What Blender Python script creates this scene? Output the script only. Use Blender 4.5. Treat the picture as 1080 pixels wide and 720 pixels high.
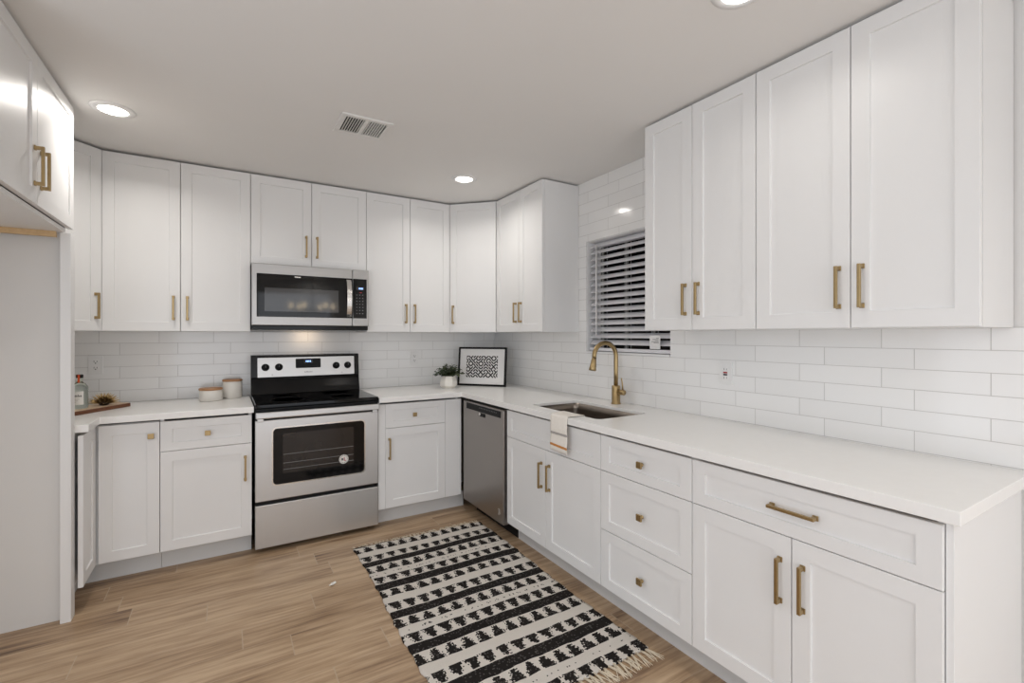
import bpy, bmesh, math, random
from mathutils import Vector, Matrix
random.seed(7)
PI = math.pi
SC = bpy.context.scene
COL = SC.collection
for _o in list(bpy.data.objects):
    bpy.data.objects.remove(_o)

# ------------------------------------------------------------------ camera
CAM_F, CAM_Y0, CAM_TH = 493.71, 353.55, 0.5485
cd = bpy.data.cameras.new('camera'); cam = bpy.data.objects.new('camera', cd); COL.objects.link(cam)
cd.sensor_fit = 'HORIZONTAL'; cd.sensor_width = 36.0
cd.lens = CAM_F * 36.0 / 1080.0
cd.shift_y = (CAM_Y0 - 360.0) / 1080.0
cd.clip_start = 0.02
cam.location = (-2.1984, -3.9212, 1.3509)
cam.rotation_euler = (PI / 2, 0, -CAM_TH)
SC.camera = cam

# ------------------------------------------------------------------ light and exposure
SC.view_settings.view_transform = 'Standard'
SC.view_settings.look = 'None'
SC.view_settings.gamma = 1.0
SC.view_settings.use_curve_mapping = False
SC.view_settings.exposure = 0.09
SC.cycles.use_denoising = True
SC.cycles.max_bounces = 10
SC.cycles.diffuse_bounces = 6
SC.cycles.sample_clamp_indirect = 6.0
W = bpy.data.worlds.new('sky'); SC.world = W; W.use_nodes = True
W.node_tree.nodes['Background'].inputs[0].default_value = (0.80, 0.88, 1.0, 1)
W.node_tree.nodes['Background'].inputs[1].default_value = 0.9


def area(name, loc, rot, sx, sy, power, color):
    l = bpy.data.lights.new(name, 'AREA'); l.shape = 'RECTANGLE'; l.size = sx; l.size_y = sy
    l.energy = power; l.color = color
    o = bpy.data.objects.new(name, l); COL.objects.link(o)
    o.location = loc; o.rotation_euler = rot
    return o


area('rear_fill_light', (-1.75, -6.7, 1.15), (PI / 2, 0, 0), 2.7, 2.1, 26, (0.95, 0.97, 1.0))  # added soft fill from behind the camera, set in a made-up door
area('side_fill_light', (-3.62, -3.9, 1.25), (PI / 2, 0, -PI / 2), 3.3, 1.8, 19, (0.95, 0.975, 1.0))  # added fill from the left for the window-wall cabinets, source made up
LAMP_W = 4.3
LAMP_COL = (1.0, 0.955, 0.90)

# ------------------------------------------------------------------ material helpers


class NT:
    def __init__(s, name):
        s.m = bpy.data.materials.new(name); s.m.use_nodes = True
        s.t = s.m.node_tree; s.b = s.t.nodes['Principled BSDF']

    def n(s, t, **kw):
        o = s.t.nodes.new(t)
        for k, v in kw.items():
            setattr(o, k, v)
        return o

    def put(s, sock, v):
        if isinstance(v, bpy.types.NodeSocket):
            s.t.links.new(v, sock)
        else:
            sock.default_value = v

    def math(s, op, a, b=0.0, c=0.0):
        o = s.n('ShaderNodeMath', operation=op)
        s.put(o.inputs[0], a); s.put(o.inputs[1], b)
        if op in ('COMPARE', 'MULTIPLY_ADD', 'SMOOTH_MIN'):
            s.put(o.inputs[2], c)
        return o.outputs[0]

    def mix(s, f, a, b):
        o = s.n('ShaderNodeMix', data_type='RGBA')
        s.put(o.inputs[0], f); s.put(o.inputs[6], a); s.put(o.inputs[7], b)
        return o.outputs[2]

    def noise(s, vec, scale, detail=3.0, rough=0.5):
        o = s.n('ShaderNodeTexNoise'); s.put(o.inputs['Vector'], vec)
        o.inputs['Scale'].default_value = scale; o.inputs['Detail'].default_value = detail
        o.inputs['Roughness'].default_value = rough
        return o.outputs['Fac']

    def white(s, vec):
        o = s.n('ShaderNodeTexWhiteNoise', noise_dimensions='3D'); s.put(o.inputs['Vector'], vec)
        return o.outputs['Value']

    def comb(s, x, y, z=0.0):
        o = s.n('ShaderNodeCombineXYZ')
        s.put(o.inputs[0], x); s.put(o.inputs[1], y); s.put(o.inputs[2], z)
        return o.outputs[0]

    def sep(s, v):
        o = s.n('ShaderNodeSeparateXYZ'); s.put(o.inputs[0], v)
        return o.outputs[0], o.outputs[1], o.outputs[2]

    def objco(s):
        return s.n('ShaderNodeTexCoord').outputs['Object']

    def pos(s):
        return s.n('ShaderNodeNewGeometry').outputs['Position']

    def bump(s, h, strength=0.3, dist=0.002):
        o = s.n('ShaderNodeBump'); o.inputs['Strength'].default_value = strength
        o.inputs['Distance'].default_value = dist
        s.put(o.inputs['Height'], h); s.t.links.new(o.outputs[0], s.b.inputs['Normal'])

    def ramp(s, f, stops):
        o = s.n('ShaderNodeValToRGB'); s.put(o.inputs[0], f)
        e = o.color_ramp.elements
        while len(e) < len(stops):
            e.new(0.5)
        for i, (p, c) in enumerate(stops):
            e[i].position = p; e[i].color = (*c, 1)
        return o.outputs[0]


def plain(name, col, rough=0.5, metal=0.0, spec=0.5, vary=0.03, scale=6.0, **kw):
    """A painted / moulded / metal surface with a little procedural unevenness."""
    a = NT(name)
    nz = a.noise(a.objco(), scale, 3)
    lo = tuple(c * (1 - vary) for c in col) + (1,); hi = tuple(min(1, c * (1 + vary)) for c in col) + (1,)
    a.put(a.b.inputs['Base Color'], a.mix(nz, lo, hi))
    a.b.inputs['Roughness'].default_value = rough
    a.b.inputs['Metallic'].default_value = metal
    a.b.inputs['Specular IOR Level'].default_value = spec
    for k, v in kw.items():
        a.b.inputs[k].default_value = v
    return a.m


def emissive(name, col, strength):
    a = NT(name)
    a.b.inputs['Base Color'].default_value = (*[c * 0.5 for c in col], 1)
    a.b.inputs['Emission Color'].default_value = (*col, 1)
    a.b.inputs['Emission Strength'].default_value = strength
    return a.m


def tile_material(name, axis, shift):
    a = NT(name)
    x, y, z = a.sep(a.pos())
    h = x if axis == 'x' else a.math('MULTIPLY', y, -1.0)
    u = a.math('ADD', h, shift)
    v = a.math('ADD', z, -0.9175 + 10 * 0.0766)
    br = a.n('ShaderNodeTexBrick', offset=0.667, offset_frequency=2, squash=1.0)
    a.put(br.inputs['Vector'], a.comb(u, v))
    br.inputs['Scale'].default_value = 1.0
    br.inputs['Brick Width'].default_value = 0.3085
    br.inputs['Row Height'].default_value = 0.0766
    br.inputs['Mortar Size'].default_value = 0.0014
    br.inputs['Mortar Smooth'].default_value = 0.25
    br.inputs['Color1'].default_value = (0.87, 0.865, 0.855, 1)
    br.inputs['Color2'].default_value = (0.835, 0.83, 0.82, 1)
    br.inputs['Mortar'].default_value = (0.56, 0.55, 0.535, 1)
    a.put(a.b.inputs['Base Color'], br.outputs['Color'])
    rr = a.math('MULTIPLY_ADD', br.outputs['Fac'], 0.5, 0.10)
    a.put(a.b.inputs['Roughness'], rr)
    wav = a.noise(a.pos(), 7.0, 2)
    a.bump(a.math('SUBTRACT', a.math('MULTIPLY', wav, 0.55), br.outputs['Fac']), 0.45, 0.0016)
    return a.m


def floor_material():
    a = NT('wood_look_plank')
    x, y, z = a.sep(a.pos())
    wv = 0.1585
    rowf = a.math('DIVIDE', a.math('ADD', a.math('MULTIPLY', y, -1.0), -0.6455), wv)
    row = a.math('FLOOR', rowf)
    off = a.math('MULTIPLY', a.white(a.comb(row, 3.3, 1.7)), 0.915)
    known = {0: -1.814, 1: -1.737, 2: -2.592, 3: -2.277, 4: -1.820, 5: -2.136, 6: -1.95, 7: -1.587, 8: -1.824, 9: -2.30}
    for k, xj in known.items():
        c = a.math('COMPARE', row, float(k), 0.2)
        keep = a.math('MULTIPLY', off, a.math('SUBTRACT', 1.0, c))
        off = a.math('MULTIPLY_ADD', c, xj, keep)
    L = 0.915
    uf = a.math('DIVIDE', a.math('SUBTRACT', x, off), L)
    ui = a.math('FLOOR', uf)
    fu = a.math('FRACT', uf); fv = a.math('FRACT', rowf)
    du = a.math('MULTIPLY', a.math('MINIMUM', fu, a.math('SUBTRACT', 1.0, fu)), L)
    dv = a.math('MULTIPLY', a.math('MINIMUM', fv, a.math('SUBTRACT', 1.0, fv)), wv)
    joint_u = a.math('LESS_THAN', du, 0.0022); joint_v = a.math('LESS_THAN', dv, 0.0016)
    rnd = a.white(a.comb(ui, row, 0.5))
    sh = a.math('MULTIPLY', rnd, 9.0)
    gx = a.math('MULTIPLY_ADD', x, 1.0, sh)
    g1 = a.noise(a.comb(a.math('MULTIPLY', gx, 1.5), a.math('MULTIPLY', y, 19.0), sh), 1.0, 6, 0.62)
    g2 = a.noise(a.comb(a.math('MULTIPLY', gx, 4.0), a.math('MULTIPLY', y, 60.0), sh), 1.0, 4, 0.6)
    g3 = a.noise(a.comb(a.math('MULTIPLY', gx, 2.2), a.math('MULTIPLY', y, 7.0), sh), 1.0, 3, 0.5)
    f = a.math('ADD', a.math('MULTIPLY', g1, 0.58), a.math('MULTIPLY', g2, 0.36))
    f = a.math('ADD', f, a.math('MULTIPLY', g3, 0.18))
    f = a.math('ADD', f, a.math('MULTIPLY', a.math('SUBTRACT', rnd, 0.5), 0.08))
    col = a.ramp(f, [(0.39, (0.115, 0.062, 0.031)), (0.465, (0.252, 0.160, 0.093)), (0.55, (0.385, 0.263, 0.160)), (0.68, (0.54, 0.393, 0.257))])
    col = a.mix(a.math('MULTIPLY', joint_v, 0.7), col, (0.45, 0.34, 0.24, 1))
    col = a.mix(a.math('MULTIPLY', joint_u, 0.85), col, (0.46, 0.36, 0.26, 1))
    a.put(a.b.inputs['Base Color'], col)
    a.put(a.b.inputs['Roughness'], a.math('MULTIPLY_ADD', g2, 0.25, 0.30))
    j = a.math('MAXIMUM', joint_u, joint_v)
    a.bump(a.math('SUBTRACT', a.math('MULTIPLY', g2, 0.4), j), 0.35, 0.0012)
    return a.m


def steel_material(name, col=(0.60, 0.595, 0.59), rough=0.40, along='x'):
    a = NT(name)
    x, y, z = a.sep(a.objco())
    v = a.comb(a.math('MULTIPLY', x, 3.0), a.math('MULTIPLY', y, 3.0), a.math('MULTIPLY', z, 420.0)) if along == 'x' else \
        a.comb(a.math('MULTIPLY', x, 420.0), a.math('MULTIPLY', y, 420.0), a.math('MULTIPLY', z, 3.0))
    g = a.noise(v, 1.0, 3)
    a.put(a.b.inputs['Base Color'], a.mix(g, tuple(c * 0.975 for c in col) + (1,), tuple(c * 1.02 for c in col) + (1,)))
    a.put(a.b.inputs['Roughness'], a.math('MULTIPLY_ADD', g, 0.04, rough - 0.02))
    a.b.inputs['Metallic'].default_value = 1.0
    a.bump(g, 0.008, 0.0002)
    return a.m


def rug_material():
    a = NT('woven_black_and_cream')
    x, y, z = a.sep(a.objco())
    v = a.math('MULTIPLY', y, -1.0)
    wob = a.noise(a.comb(x, v, 0.0), 9.0, 2)
    v2 = a.math('ADD', v, a.math('MULTIPLY', a.math('SUBTRACT', wob, 0.5), 0.022))
    cu = a.math('FLOOR', a.math('DIVIDE', x, 0.0055)); cv = a.math('FLOOR', a.math('DIVIDE', v2, 0.0062))
    uq = a.math('MULTIPLY', cu, 0.0055); vq = a.math('MULTIPLY', cv, 0.0062)
    cell = a.white(a.comb(cu, cv, 0.3))
    t = a.math('FRACT', a.math('ADD', a.math('DIVIDE', a.math('SUBTRACT', vq, 0.246), 0.281), 0.5))
    d = a.math('ABSOLUTE', a.math('SUBTRACT', t, 0.5))          # 0 at the black band, 0.5 in the white
    black = a.math('LESS_THAN', d, 0.116)
    s = a.math('DIVIDE', a.math('SUBTRACT', 0.395, d), 0.275)   # 0 at the white band, 1 at the black
    inrow = a.math('MULTIPLY', a.math('GREATER_THAN', s, 0.02), a.math('LESS_THAN', s, 1.0))
    ph = a.math('MULTIPLY', a.math('FLOOR', a.math('DIVIDE', a.math('SUBTRACT', vq, 0.106), 0.1405)), 0.037)
    uu = a.math('FRACT', a.math('DIVIDE', a.math('ADD', uq, ph), 0.0735))
    jit = a.math('MULTIPLY', a.math('SUBTRACT', cell, 0.5), 0.24)
    hw = a.math('ADD', a.math('MULTIPLY_ADD', s, -0.30, 0.43), jit)
    tri = a.math('LESS_THAN', a.math('ABSOLUTE', a.math('SUBTRACT', uu, 0.5)), hw)
    tri = a.math('MULTIPLY', tri, a.math('LESS_THAN', s, 0.93))
    fleck_b = a.math('LESS_THAN', a.white(a.comb(cu, cv, 7.7)), 0.10)
    dark = a.math('MAXIMUM', black, a.math('MULTIPLY', tri, inrow))
    dots = a.math('MULTIPLY', a.math('GREATER_THAN', d, 0.475), a.math('LESS_THAN', cell, 0.16))
    rowsel = a.math('GREATER_THAN', a.white(a.comb(cv, 2.0, 5.0)), 0.55)
    dark = a.math('MAXIMUM', dark, a.math('MULTIPLY', dots, rowsel))
    # selvedge: black turned edge where the dark weft wraps round
    fine = a.noise(a.comb(a.math('MULTIPLY', x, 1.0), v, 0.0), 300.0, 2)
    cream = a.mix(fine, (0.60, 0.555, 0.50, 1), (0.82, 0.775, 0.715, 1))
    blk = a.mix(fine, (0.006, 0.005, 0.005, 1), (0.035, 0.03, 0.028, 1))
    blk = a.mix(a.math('MULTIPLY', fleck_b, 0.16), blk, (0.45, 0.42, 0.39, 1))
    a.put(a.b.inputs['Base Color'], a.mix(dark, cream, blk))
    a.b.inputs['Roughness'].default_value = 0.95
    a.b.inputs['Specular IOR Level'].default_value = 0.1
    wx = a.math('SINE', a.math('MULTIPLY', x, 2 * PI / 0.0055)); wy = a.math('SINE', a.math('MULTIPLY', v2, 2 * PI / 0.0062))
    a.bump(a.math('ADD', a.math('MULTIPLY', wx, wy), fine), 0.6, 0.002)
    return a.m


def maze_material():
    a = NT('diagonal_maze_print')
    x, y, z = a.sep(a.objco())
    c = 0.0238
    u = a.math('DIVIDE', x, c); v = a.math('DIVIDE', z, c)
    r = a.math('GREATER_THAN', a.white(a.comb(a.math('FLOOR', u), a.math('FLOOR', v), 0.2)), 0.5)
    fu = a.math('FRACT', u); fv = a.math('FRACT', v)
    d1 = a.math('ABSOLUTE', a.math('SUBTRACT', fu, fv)); d2 = a.math('ABSOLUTE', a.math('SUBTRACT', a.math('ADD', fu, fv), 1.0))
    d = a.math('ADD', a.math('MULTIPLY', r, d1), a.math('MULTIPLY', a.math('SUBTRACT', 1.0, r), d2))
    k = a.math('LESS_THAN', d, 0.34)
    a.put(a.b.inputs['Base Color'], a.mix(k, (0.78, 0.77, 0.76, 1), (0.012, 0.012, 0.012, 1)))
    a.b.inputs['Roughness'].default_value = 0.6
    return a.m


def wood_material(name, lo, hi, rough=0.5):
    a = NT(name)
    x, y, z = a.sep(a.objco())
    g = a.noise(a.comb(a.math('MULTIPLY', x, 6.0), a.math('MULTIPLY', y, 70.0), a.math('MULTIPLY', z, 70.0)), 1.0, 4)
    a.put(a.b.inputs['Base Color'], a.mix(g, (*lo, 1), (*hi, 1)))
    a.b.inputs['Roughness'].default_value = rough
    return a.m


def glass_material(name, col=(0.9, 0.96, 0.93), rough=0.03):
    a = NT(name)
    a.b.inputs['Base Color'].default_value = (*col, 1)
    a.b.inputs['Transmission Weight'].default_value = 1.0
    a.b.inputs['Roughness'].default_value = rough
    a.b.inputs['IOR'].default_value = 1.35
    return a.m


M = {}
M['cab'] = plain('white_cabinet_paint', (0.80, 0.80, 0.798), 0.38, vary=0.008)
M['wall'] = plain('wall_paint', (0.78, 0.775, 0.765), 0.8, vary=0.012)
M['ceil'] = plain('ceiling_paint', (0.80, 0.79, 0.775), 0.9, vary=0.015, scale=3)
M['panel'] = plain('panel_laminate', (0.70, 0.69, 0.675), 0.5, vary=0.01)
M['trim'] = plain('white_trim', (0.82, 0.82, 0.82), 0.4, vary=0.01)
M['tile_x'] = tile_material('subway_tile_long_wall', 'x', 2.890 - 0.0)
M['tile_y'] = tile_material('subway_tile_window_wall', 'y', -2.800 + 10 * 0.3085)
M['floor'] = floor_material()
M['quartz'] = plain('white_quartz', (0.88, 0.875, 0.86), 0.24, vary=0.02, scale=25)
M['brass'] = plain('brushed_gold', (0.41, 0.30, 0.152), 0.33, metal=1.0, vary=0.08, scale=60)
M['steel'] = steel_material('brushed_steel')
M['steel_mw'] = steel_material('microwave_steel', (0.43, 0.42, 0.41), 0.38)
M['steel_dark'] = steel_material('slate_steel', (0.37, 0.345, 0.325), 0.32, along='z')
M['steel_sink'] = steel_material('satin_sink_steel', (0.30, 0.262, 0.228), 0.33)
M['black'] = plain('black_enamel', (0.004, 0.004, 0.0045), 0.16, spec=0.22, vary=0.1)
M['blackmat'] = plain('black_plastic', (0.006, 0.006, 0.0065), 0.45, spec=0.2, vary=0.1)
M['glassblk'] = plain('black_glass', (0.003, 0.003, 0.0035), 0.05, spec=0.3, vary=0.1)
M['glassgrey'] = plain('smoked_glass', (0.05, 0.05, 0.052), 0.06, vary=0.05)
M['ovenin'] = plain('oven_interior_glass', (0.016, 0.013, 0.012), 0.08, vary=0.2)
M['chrome'] = plain('bright_metal', (0.75, 0.74, 0.72), 0.18, metal=1.0, vary=0.02)
M['blue'] = emissive('blue_display', (0.25, 0.42, 1.0), 3.0)
M['greytext'] = plain('grey_marking', (0.16, 0.16, 0.16), 0.5)
M['dimtext'] = plain('dim_marking', (0.16, 0.16, 0.17), 0.5)
M['burnmark'] = plain('burner_print', (0.022, 0.022, 0.024), 0.2, spec=0.3)
M['redtext'] = plain('red_marking', (0.35, 0.02, 0.03), 0.5)
M['white'] = plain('white_plastic', (0.80, 0.795, 0.785), 0.35, vary=0.01)
M['slat'] = plain('blind_slat', (0.74, 0.735, 0.76), 0.45, vary=0.02)
M['night'] = plain('dark_window_glass', (0.003, 0.003, 0.004), 0.08, spec=0.15, vary=0.1)
M['rug'] = rug_material()
M['cotton'] = plain('cream_cotton', (0.66, 0.58, 0.45), 0.95, vary=0.12, scale=90)
M['towel'] = plain('linen_towel', (0.84, 0.80, 0.74), 0.9, vary=0.05, scale=120)
M['towel_o'] = plain('orange_stripe', (0.60, 0.25, 0.06), 0.9, vary=0.12, scale=120)
M['towel_g'] = plain('grey_stripe', (0.42, 0.39, 0.37), 0.9, vary=0.08, scale=120)
M['ceramic'] = plain('cream_ceramic', (0.74, 0.71, 0.66), 0.35, vary=0.02)
M['lid'] = wood_material('acacia_lid', (0.30, 0.14, 0.06), (0.50, 0.27, 0.13))
M['board_t'] = wood_material('light_board', (0.55, 0.40, 0.26), (0.72, 0.56, 0.40))
M['board'] = wood_material('walnut_edge', (0.10, 0.032, 0.012), (0.20, 0.075, 0.03), 0.4)
M['cleat'] = wood_material('raw_plywood', (0.52, 0.34, 0.16), (0.68, 0.48, 0.27))
M['glass'] = glass_material('bottle_glass', (0.86, 0.94, 0.88))
M['label'] = plain('paper_label', (0.80, 0.79, 0.75), 0.6)
M['ink'] = plain('label_ink', (0.06, 0.06, 0.06), 0.6)
M['orange'] = plain('orange_strip', (0.75, 0.10, 0.02), 0.5)
M['spike'] = plain('gold_spike', (0.55, 0.40, 0.20), 0.32, metal=1.0, vary=0.2, scale=30)
M['core'] = plain('bronze_core', (0.06, 0.04, 0.025), 0.4, metal=0.7)
M['pot'] = plain('white_faceted_pot', (0.80, 0.77, 0.71), 0.45, vary=0.03)
M['soil'] = plain('potting_soil', (0.03, 0.02, 0.013), 0.95, vary=0.4, scale=80)
M['leaf'] = plain('dark_leaf', (0.022, 0.036, 0.013), 0.5, vary=0.5, scale=25)
M['leaf2'] = plain('light_leaf', (0.065, 0.085, 0.03), 0.5, vary=0.4, scale=25)
M['frame'] = plain('black_frame', (0.004, 0.0035, 0.0035), 0.35, spec=0.2, vary=0.1)
M['mat'] = plain('white_picture_mat', (0.80, 0.79, 0.78), 0.7, vary=0.01)
M['maze'] = maze_material()
M['lens'] = emissive('led_lens', (1.0, 0.95, 0.86), 9.0)
M['bulb'] = emissive('bulb_glow', (1.0, 0.82, 0.58), 8.0)
M['hole'] = plain('dark_recess', (0.012, 0.012, 0.013), 0.8, vary=0.05)
M['ventpaint'] = plain('register_paint', (0.76, 0.75, 0.73), 0.5, vary=0.01)
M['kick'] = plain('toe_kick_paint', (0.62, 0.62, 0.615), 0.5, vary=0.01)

# ------------------------------------------------------------------ mesh helpers


class MB:
    def __init__(s):
        s.bm = bmesh.new(); s.mats = []

    def mi(s, m):
        if m is None:
            return 0
        if m not in s.mats:
            s.mats.append(m)
        return s.mats.index(m)

    def _add(s, geomfaces, m, smooth=False):
        i = s.mi(m)
        for f in geomfaces:
            f.material_index = i; f.smooth = smooth

    def faces(s, vs, fs, m=None, smooth=False):
        v = [s.bm.verts.new(p) for p in vs]
        out = []
        for f in fs:
            try:
                out.append(s.bm.faces.new([v[i] for i in f]))
            except ValueError:
                pass
        s._add(out, m, smooth)
        return v, out

    def box(s, x0, x1, y0, y1, z0, z1, m=None, bev=0.0):
        x0, x1 = sorted((x0, x1)); y0, y1 = sorted((y0, y1)); z0, z1 = sorted((z0, z1))
        vs = [(x0, y0, z0), (x1, y0, z0), (x1, y1, z0), (x0, y1, z0), (x0, y0, z1), (x1, y0, z1), (x1, y1, z1), (x0, y1, z1)]
        fs = [(0, 3, 2, 1), (4, 5, 6, 7), (0, 1, 5, 4), (1, 2, 6, 5), (2, 3, 7, 6), (3, 0, 4, 7)]
        v, f = s.faces(vs, fs, m)
        if bev > 0:
            es = list({e for q in f for e in q.edges})
            r = bmesh.ops.bevel(s.bm, geom=es, offset=bev, segments=2, profile=0.5, affect='EDGES')
            s._add(r['faces'], m, False)
        return s

    def prism(s, poly, z0, z1, m=None, bev=0.0, axis='z'):
        n = len(poly)

        def P(a, b, c):
            return (a, b, c) if axis == 'z' else ((a, c, b) if axis == 'y' else (c, a, b))
        vs = [P(x, y, z0) for x, y in poly] + [P(x, y, z1) for x, y in poly]
        fs = [tuple(range(n))[::-1], tuple(range(n, 2 * n))] + [(i, (i + 1) % n, n + (i + 1) % n, n + i) for i in range(n)]
        v, f = s.faces(vs, fs, m)
        if bev > 0:
            es = list({e for q in f for e in q.edges})
            r = bmesh.ops.bevel(s.bm, geom=es, offset=bev, segments=2, profile=0.5, affect='EDGES')
            s._add(r['faces'], m, False)
        return s

    def ring(s, prof, m=None, seg=32, center=(0, 0, 0), axis='z', smooth=True, a0=0.0, sides=None):
        """lathe: prof = [(r, h), ...]"""
        k = sides or seg
        vs = []; fs = []
        for r, h in prof:
            for i in range(k):
                an = a0 + 2 * PI * i / k
                a, b = r * math.cos(an), r * math.sin(an)
                p = (a, b, h) if axis == 'z' else ((a, h, b) if axis == 'y' else (h, a, b))
                vs.append((p[0] + center[0], p[1] + center[1], p[2] + center[2]))
        for j in range(len(prof) - 1):
            for i in range(k):
                fs.append((j * k + i, j * k + (i + 1) % k, (j + 1) * k + (i + 1) % k, (j + 1) * k + i))
        if prof[0][0] > 1e-6:
            fs.append(tuple(range(k))[::-1])
        if prof[-1][0] > 1e-6:
            fs.append(tuple(range((len(prof) - 1) * k, len(prof) * k)))
        s.faces(vs, fs, m, smooth)
        return s

    def tube(s, pts, rad, m=None, seg=12, smooth=True):
        pts = [Vector(p) for p in pts]; n = len(pts)
        rads = rad if isinstance(rad, (list, tuple)) else [rad] * n
        vs = []; fs = []
        up = Vector((0, 0, 1)); prev = None
        for i, p in enumerate(pts):
            t = (pts[min(i + 1, n - 1)] - pts[max(i - 1, 0)]).normalized()
            if prev is None:
                ref = up if abs(t.dot(up)) < 0.95 else Vector((1, 0, 0))
                a = t.cross(ref).normalized()
            else:
                a = (prev - t * prev.dot(t)).normalized()
            prev = a; b = t.cross(a)
            for k in range(seg):
                an = 2 * PI * k / seg
                q = p + (a * math.cos(an) + b * math.sin(an)) * rads[i]
                vs.append(tuple(q))
        for j in range(n - 1):
            for k in range(seg):
                fs.append((j * seg + k, j * seg + (k + 1) % seg, (j + 1) * seg + (k + 1) % seg, (j + 1) * seg + k))
        fs.append(tuple(range(seg))[::-1]); fs.append(tuple(range((n - 1) * seg, n * seg)))
        s.faces(vs, fs, m, smooth)
        return s

    def xform(s, mat):
        s.bm.transform(mat)
        return s

    def build(s, name, mat=None, parent=None, loc=None, rotz=None):
        bmesh.ops.recalc_face_normals(s.bm, faces=s.bm.faces[:])
        me = bpy.data.meshes.new(name); s.bm.to_mesh(me); s.bm.free()
        if s.mats:
            for k in s.mats:
                me.materials.append(M[k])
        elif mat:
            me.materials.append(M[mat])
        o = bpy.data.objects.new(name, me); COL.objects.link(o)
        if parent:
            o.parent = parent
        if loc:
            o.location = loc
        if rotz is not None:
            o.rotation_euler = (0, 0, rotz)
        return o


def tag(o, label, cat, group=None):
    o['label'] = label; o['category'] = cat
    if group:
        o['group'] = group
    return o


def thing(name, label, cat, loc=(0, 0, 0), rotz=0.0, group=None):
    o = bpy.data.objects.new(name, None); COL.objects.link(o)
    o.location = loc; o.rotation_euler = (0, 0, rotz); o.empty_display_size = 0.1
    return tag(o, label, cat, group)


def struct(o):
    o['kind'] = 'structure'
    return o


def rrect(x0, x1, y0, y1, r, n=5):
    out = []
    for cx, cy, a in ((x1 - r, y0 + r, -PI / 2), (x1 - r, y1 - r, 0), (x0 + r, y1 - r, PI / 2), (x0 + r, y0 + r, PI)):
        for i in range(n + 1):
            t = a + PI / 2 * i / n
            out.append((cx + r * math.cos(t), cy + r * math.sin(t)))
    return out


# ------------------------------------------------------------------ the room
XL = -3.43; CEIL = 2.452; YF = -6.5
struct(MB().box(XL - 0.3, 0.5, YF - 0.3, 0.4, -0.08, 0.0).build('floor', 'floor'))
struct(MB().box(XL - 0.3, 0.5, YF - 0.3, 0.4, CEIL, CEIL + 0.1).build('ceiling', 'ceil'))
wb = struct(MB().box(XL - 0.15, 0.16, 0.008, 0.16, 0, CEIL).build('wall_back', 'wall'))
struct(MB().box(XL, -0.0005, 0.0, 0.008, 0.90, 1.3785).build('tile_backsplash', 'tile_x', wb))
# window wall, with an opening at y -2.084..-1.338, z 1.226..2.018
WY0, WY1, WZ0, WZ1 = -2.084, -1.338, 1.226, 2.018
b = MB()
b.box(0.008, 0.16, YF, WY0, 0, CEIL).box(0.008, 0.16, WY1, 0.16, 0, CEIL).box(0.008, 0.16, WY0, WY1, 0, WZ0).box(0.008, 0.16, WY0, WY1, WZ1, CEIL)
wr = struct(b.build('wall_right', 'wall'))
b = MB(); T0, T1 = 0.0, 0.008
b.box(T0, T1, -4.6, WY0, 0.90, 1.3785).box(T0, T1, WY0, WY1, 0.90, WZ0).box(T0, T1, WY1, 0.0, 0.90, 1.3785)
b.box(T0, T1, -2.35, WY0, 1.3785, CEIL).box(T0, T1, WY1, -1.1, 1.3785, CEIL).box(T0, T1, WY0, WY1, WZ1, CEIL)
struct(b.build('tile_backsplash', 'tile_y', wr))
# left wall, with an unseen opening made up for the side fill light
b = MB(); sy0, sy1, sz0, sz1 = -5.6, -2.2, 0.3, 2.2
b.box(XL - 0.15, XL, YF, sy0, 0, CEIL).box(XL - 0.15, XL, sy1, 0.008, 0, CEIL).box(XL - 0.15, XL, sy0, sy1, 0, sz0).box(XL - 0.15, XL, sy0, sy1, sz1, CEIL)
struct(b.build('wall_left', 'wall'))
b = MB(); dx0, dx1, dz = -3.1, -0.4, 2.2  # front wall opening made up to pass the rear fill
b.box(XL - 0.15, dx0, YF - 0.15, YF, 0, CEIL).box(dx1, 0.16, YF - 0.15, YF, 0, CEIL).box(dx0, dx1, YF - 0.15, YF, dz, CEIL)
struct(b.build('wall_front', 'wall'))
b = MB()
b.box(dx0, dx0 + 0.06, YF - 0.1, YF - 0.03, 0, dz).box(dx1 - 0.06, dx1, YF - 0.1, YF - 0.03, 0, dz).box(dx0 + .06, dx1 - .06, YF - 0.1, YF - 0.03, dz - 0.07, dz)
b.box(-1.79, -1.71, YF - 0.1, YF - 0.03, 0.03, dz - .07).box(dx0 + .06, dx1 - .06, YF - 0.1, YF - 0.03, 0, 0.03)
struct(b.build('added_fill_door', 'trim'))  # unseen patio door frame, added around the rear fill light
b = MB()
b.box(XL - .1, XL - .04, sy0, sy0 + .05, sz0, sz1).box(XL - .1, XL - .04, sy1 - .05, sy1, sz0, sz1).box(XL - .1, XL - .04, sy0 + .05, sy1 - .05, sz0, sz0 + .05).box(XL - .1, XL - .04, sy0 + .05, sy1 - .05, sz1 - .05, sz1)
struct(b.build('added_fill_window', 'trim'))  # unseen window frame, added around the side fill light
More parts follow.
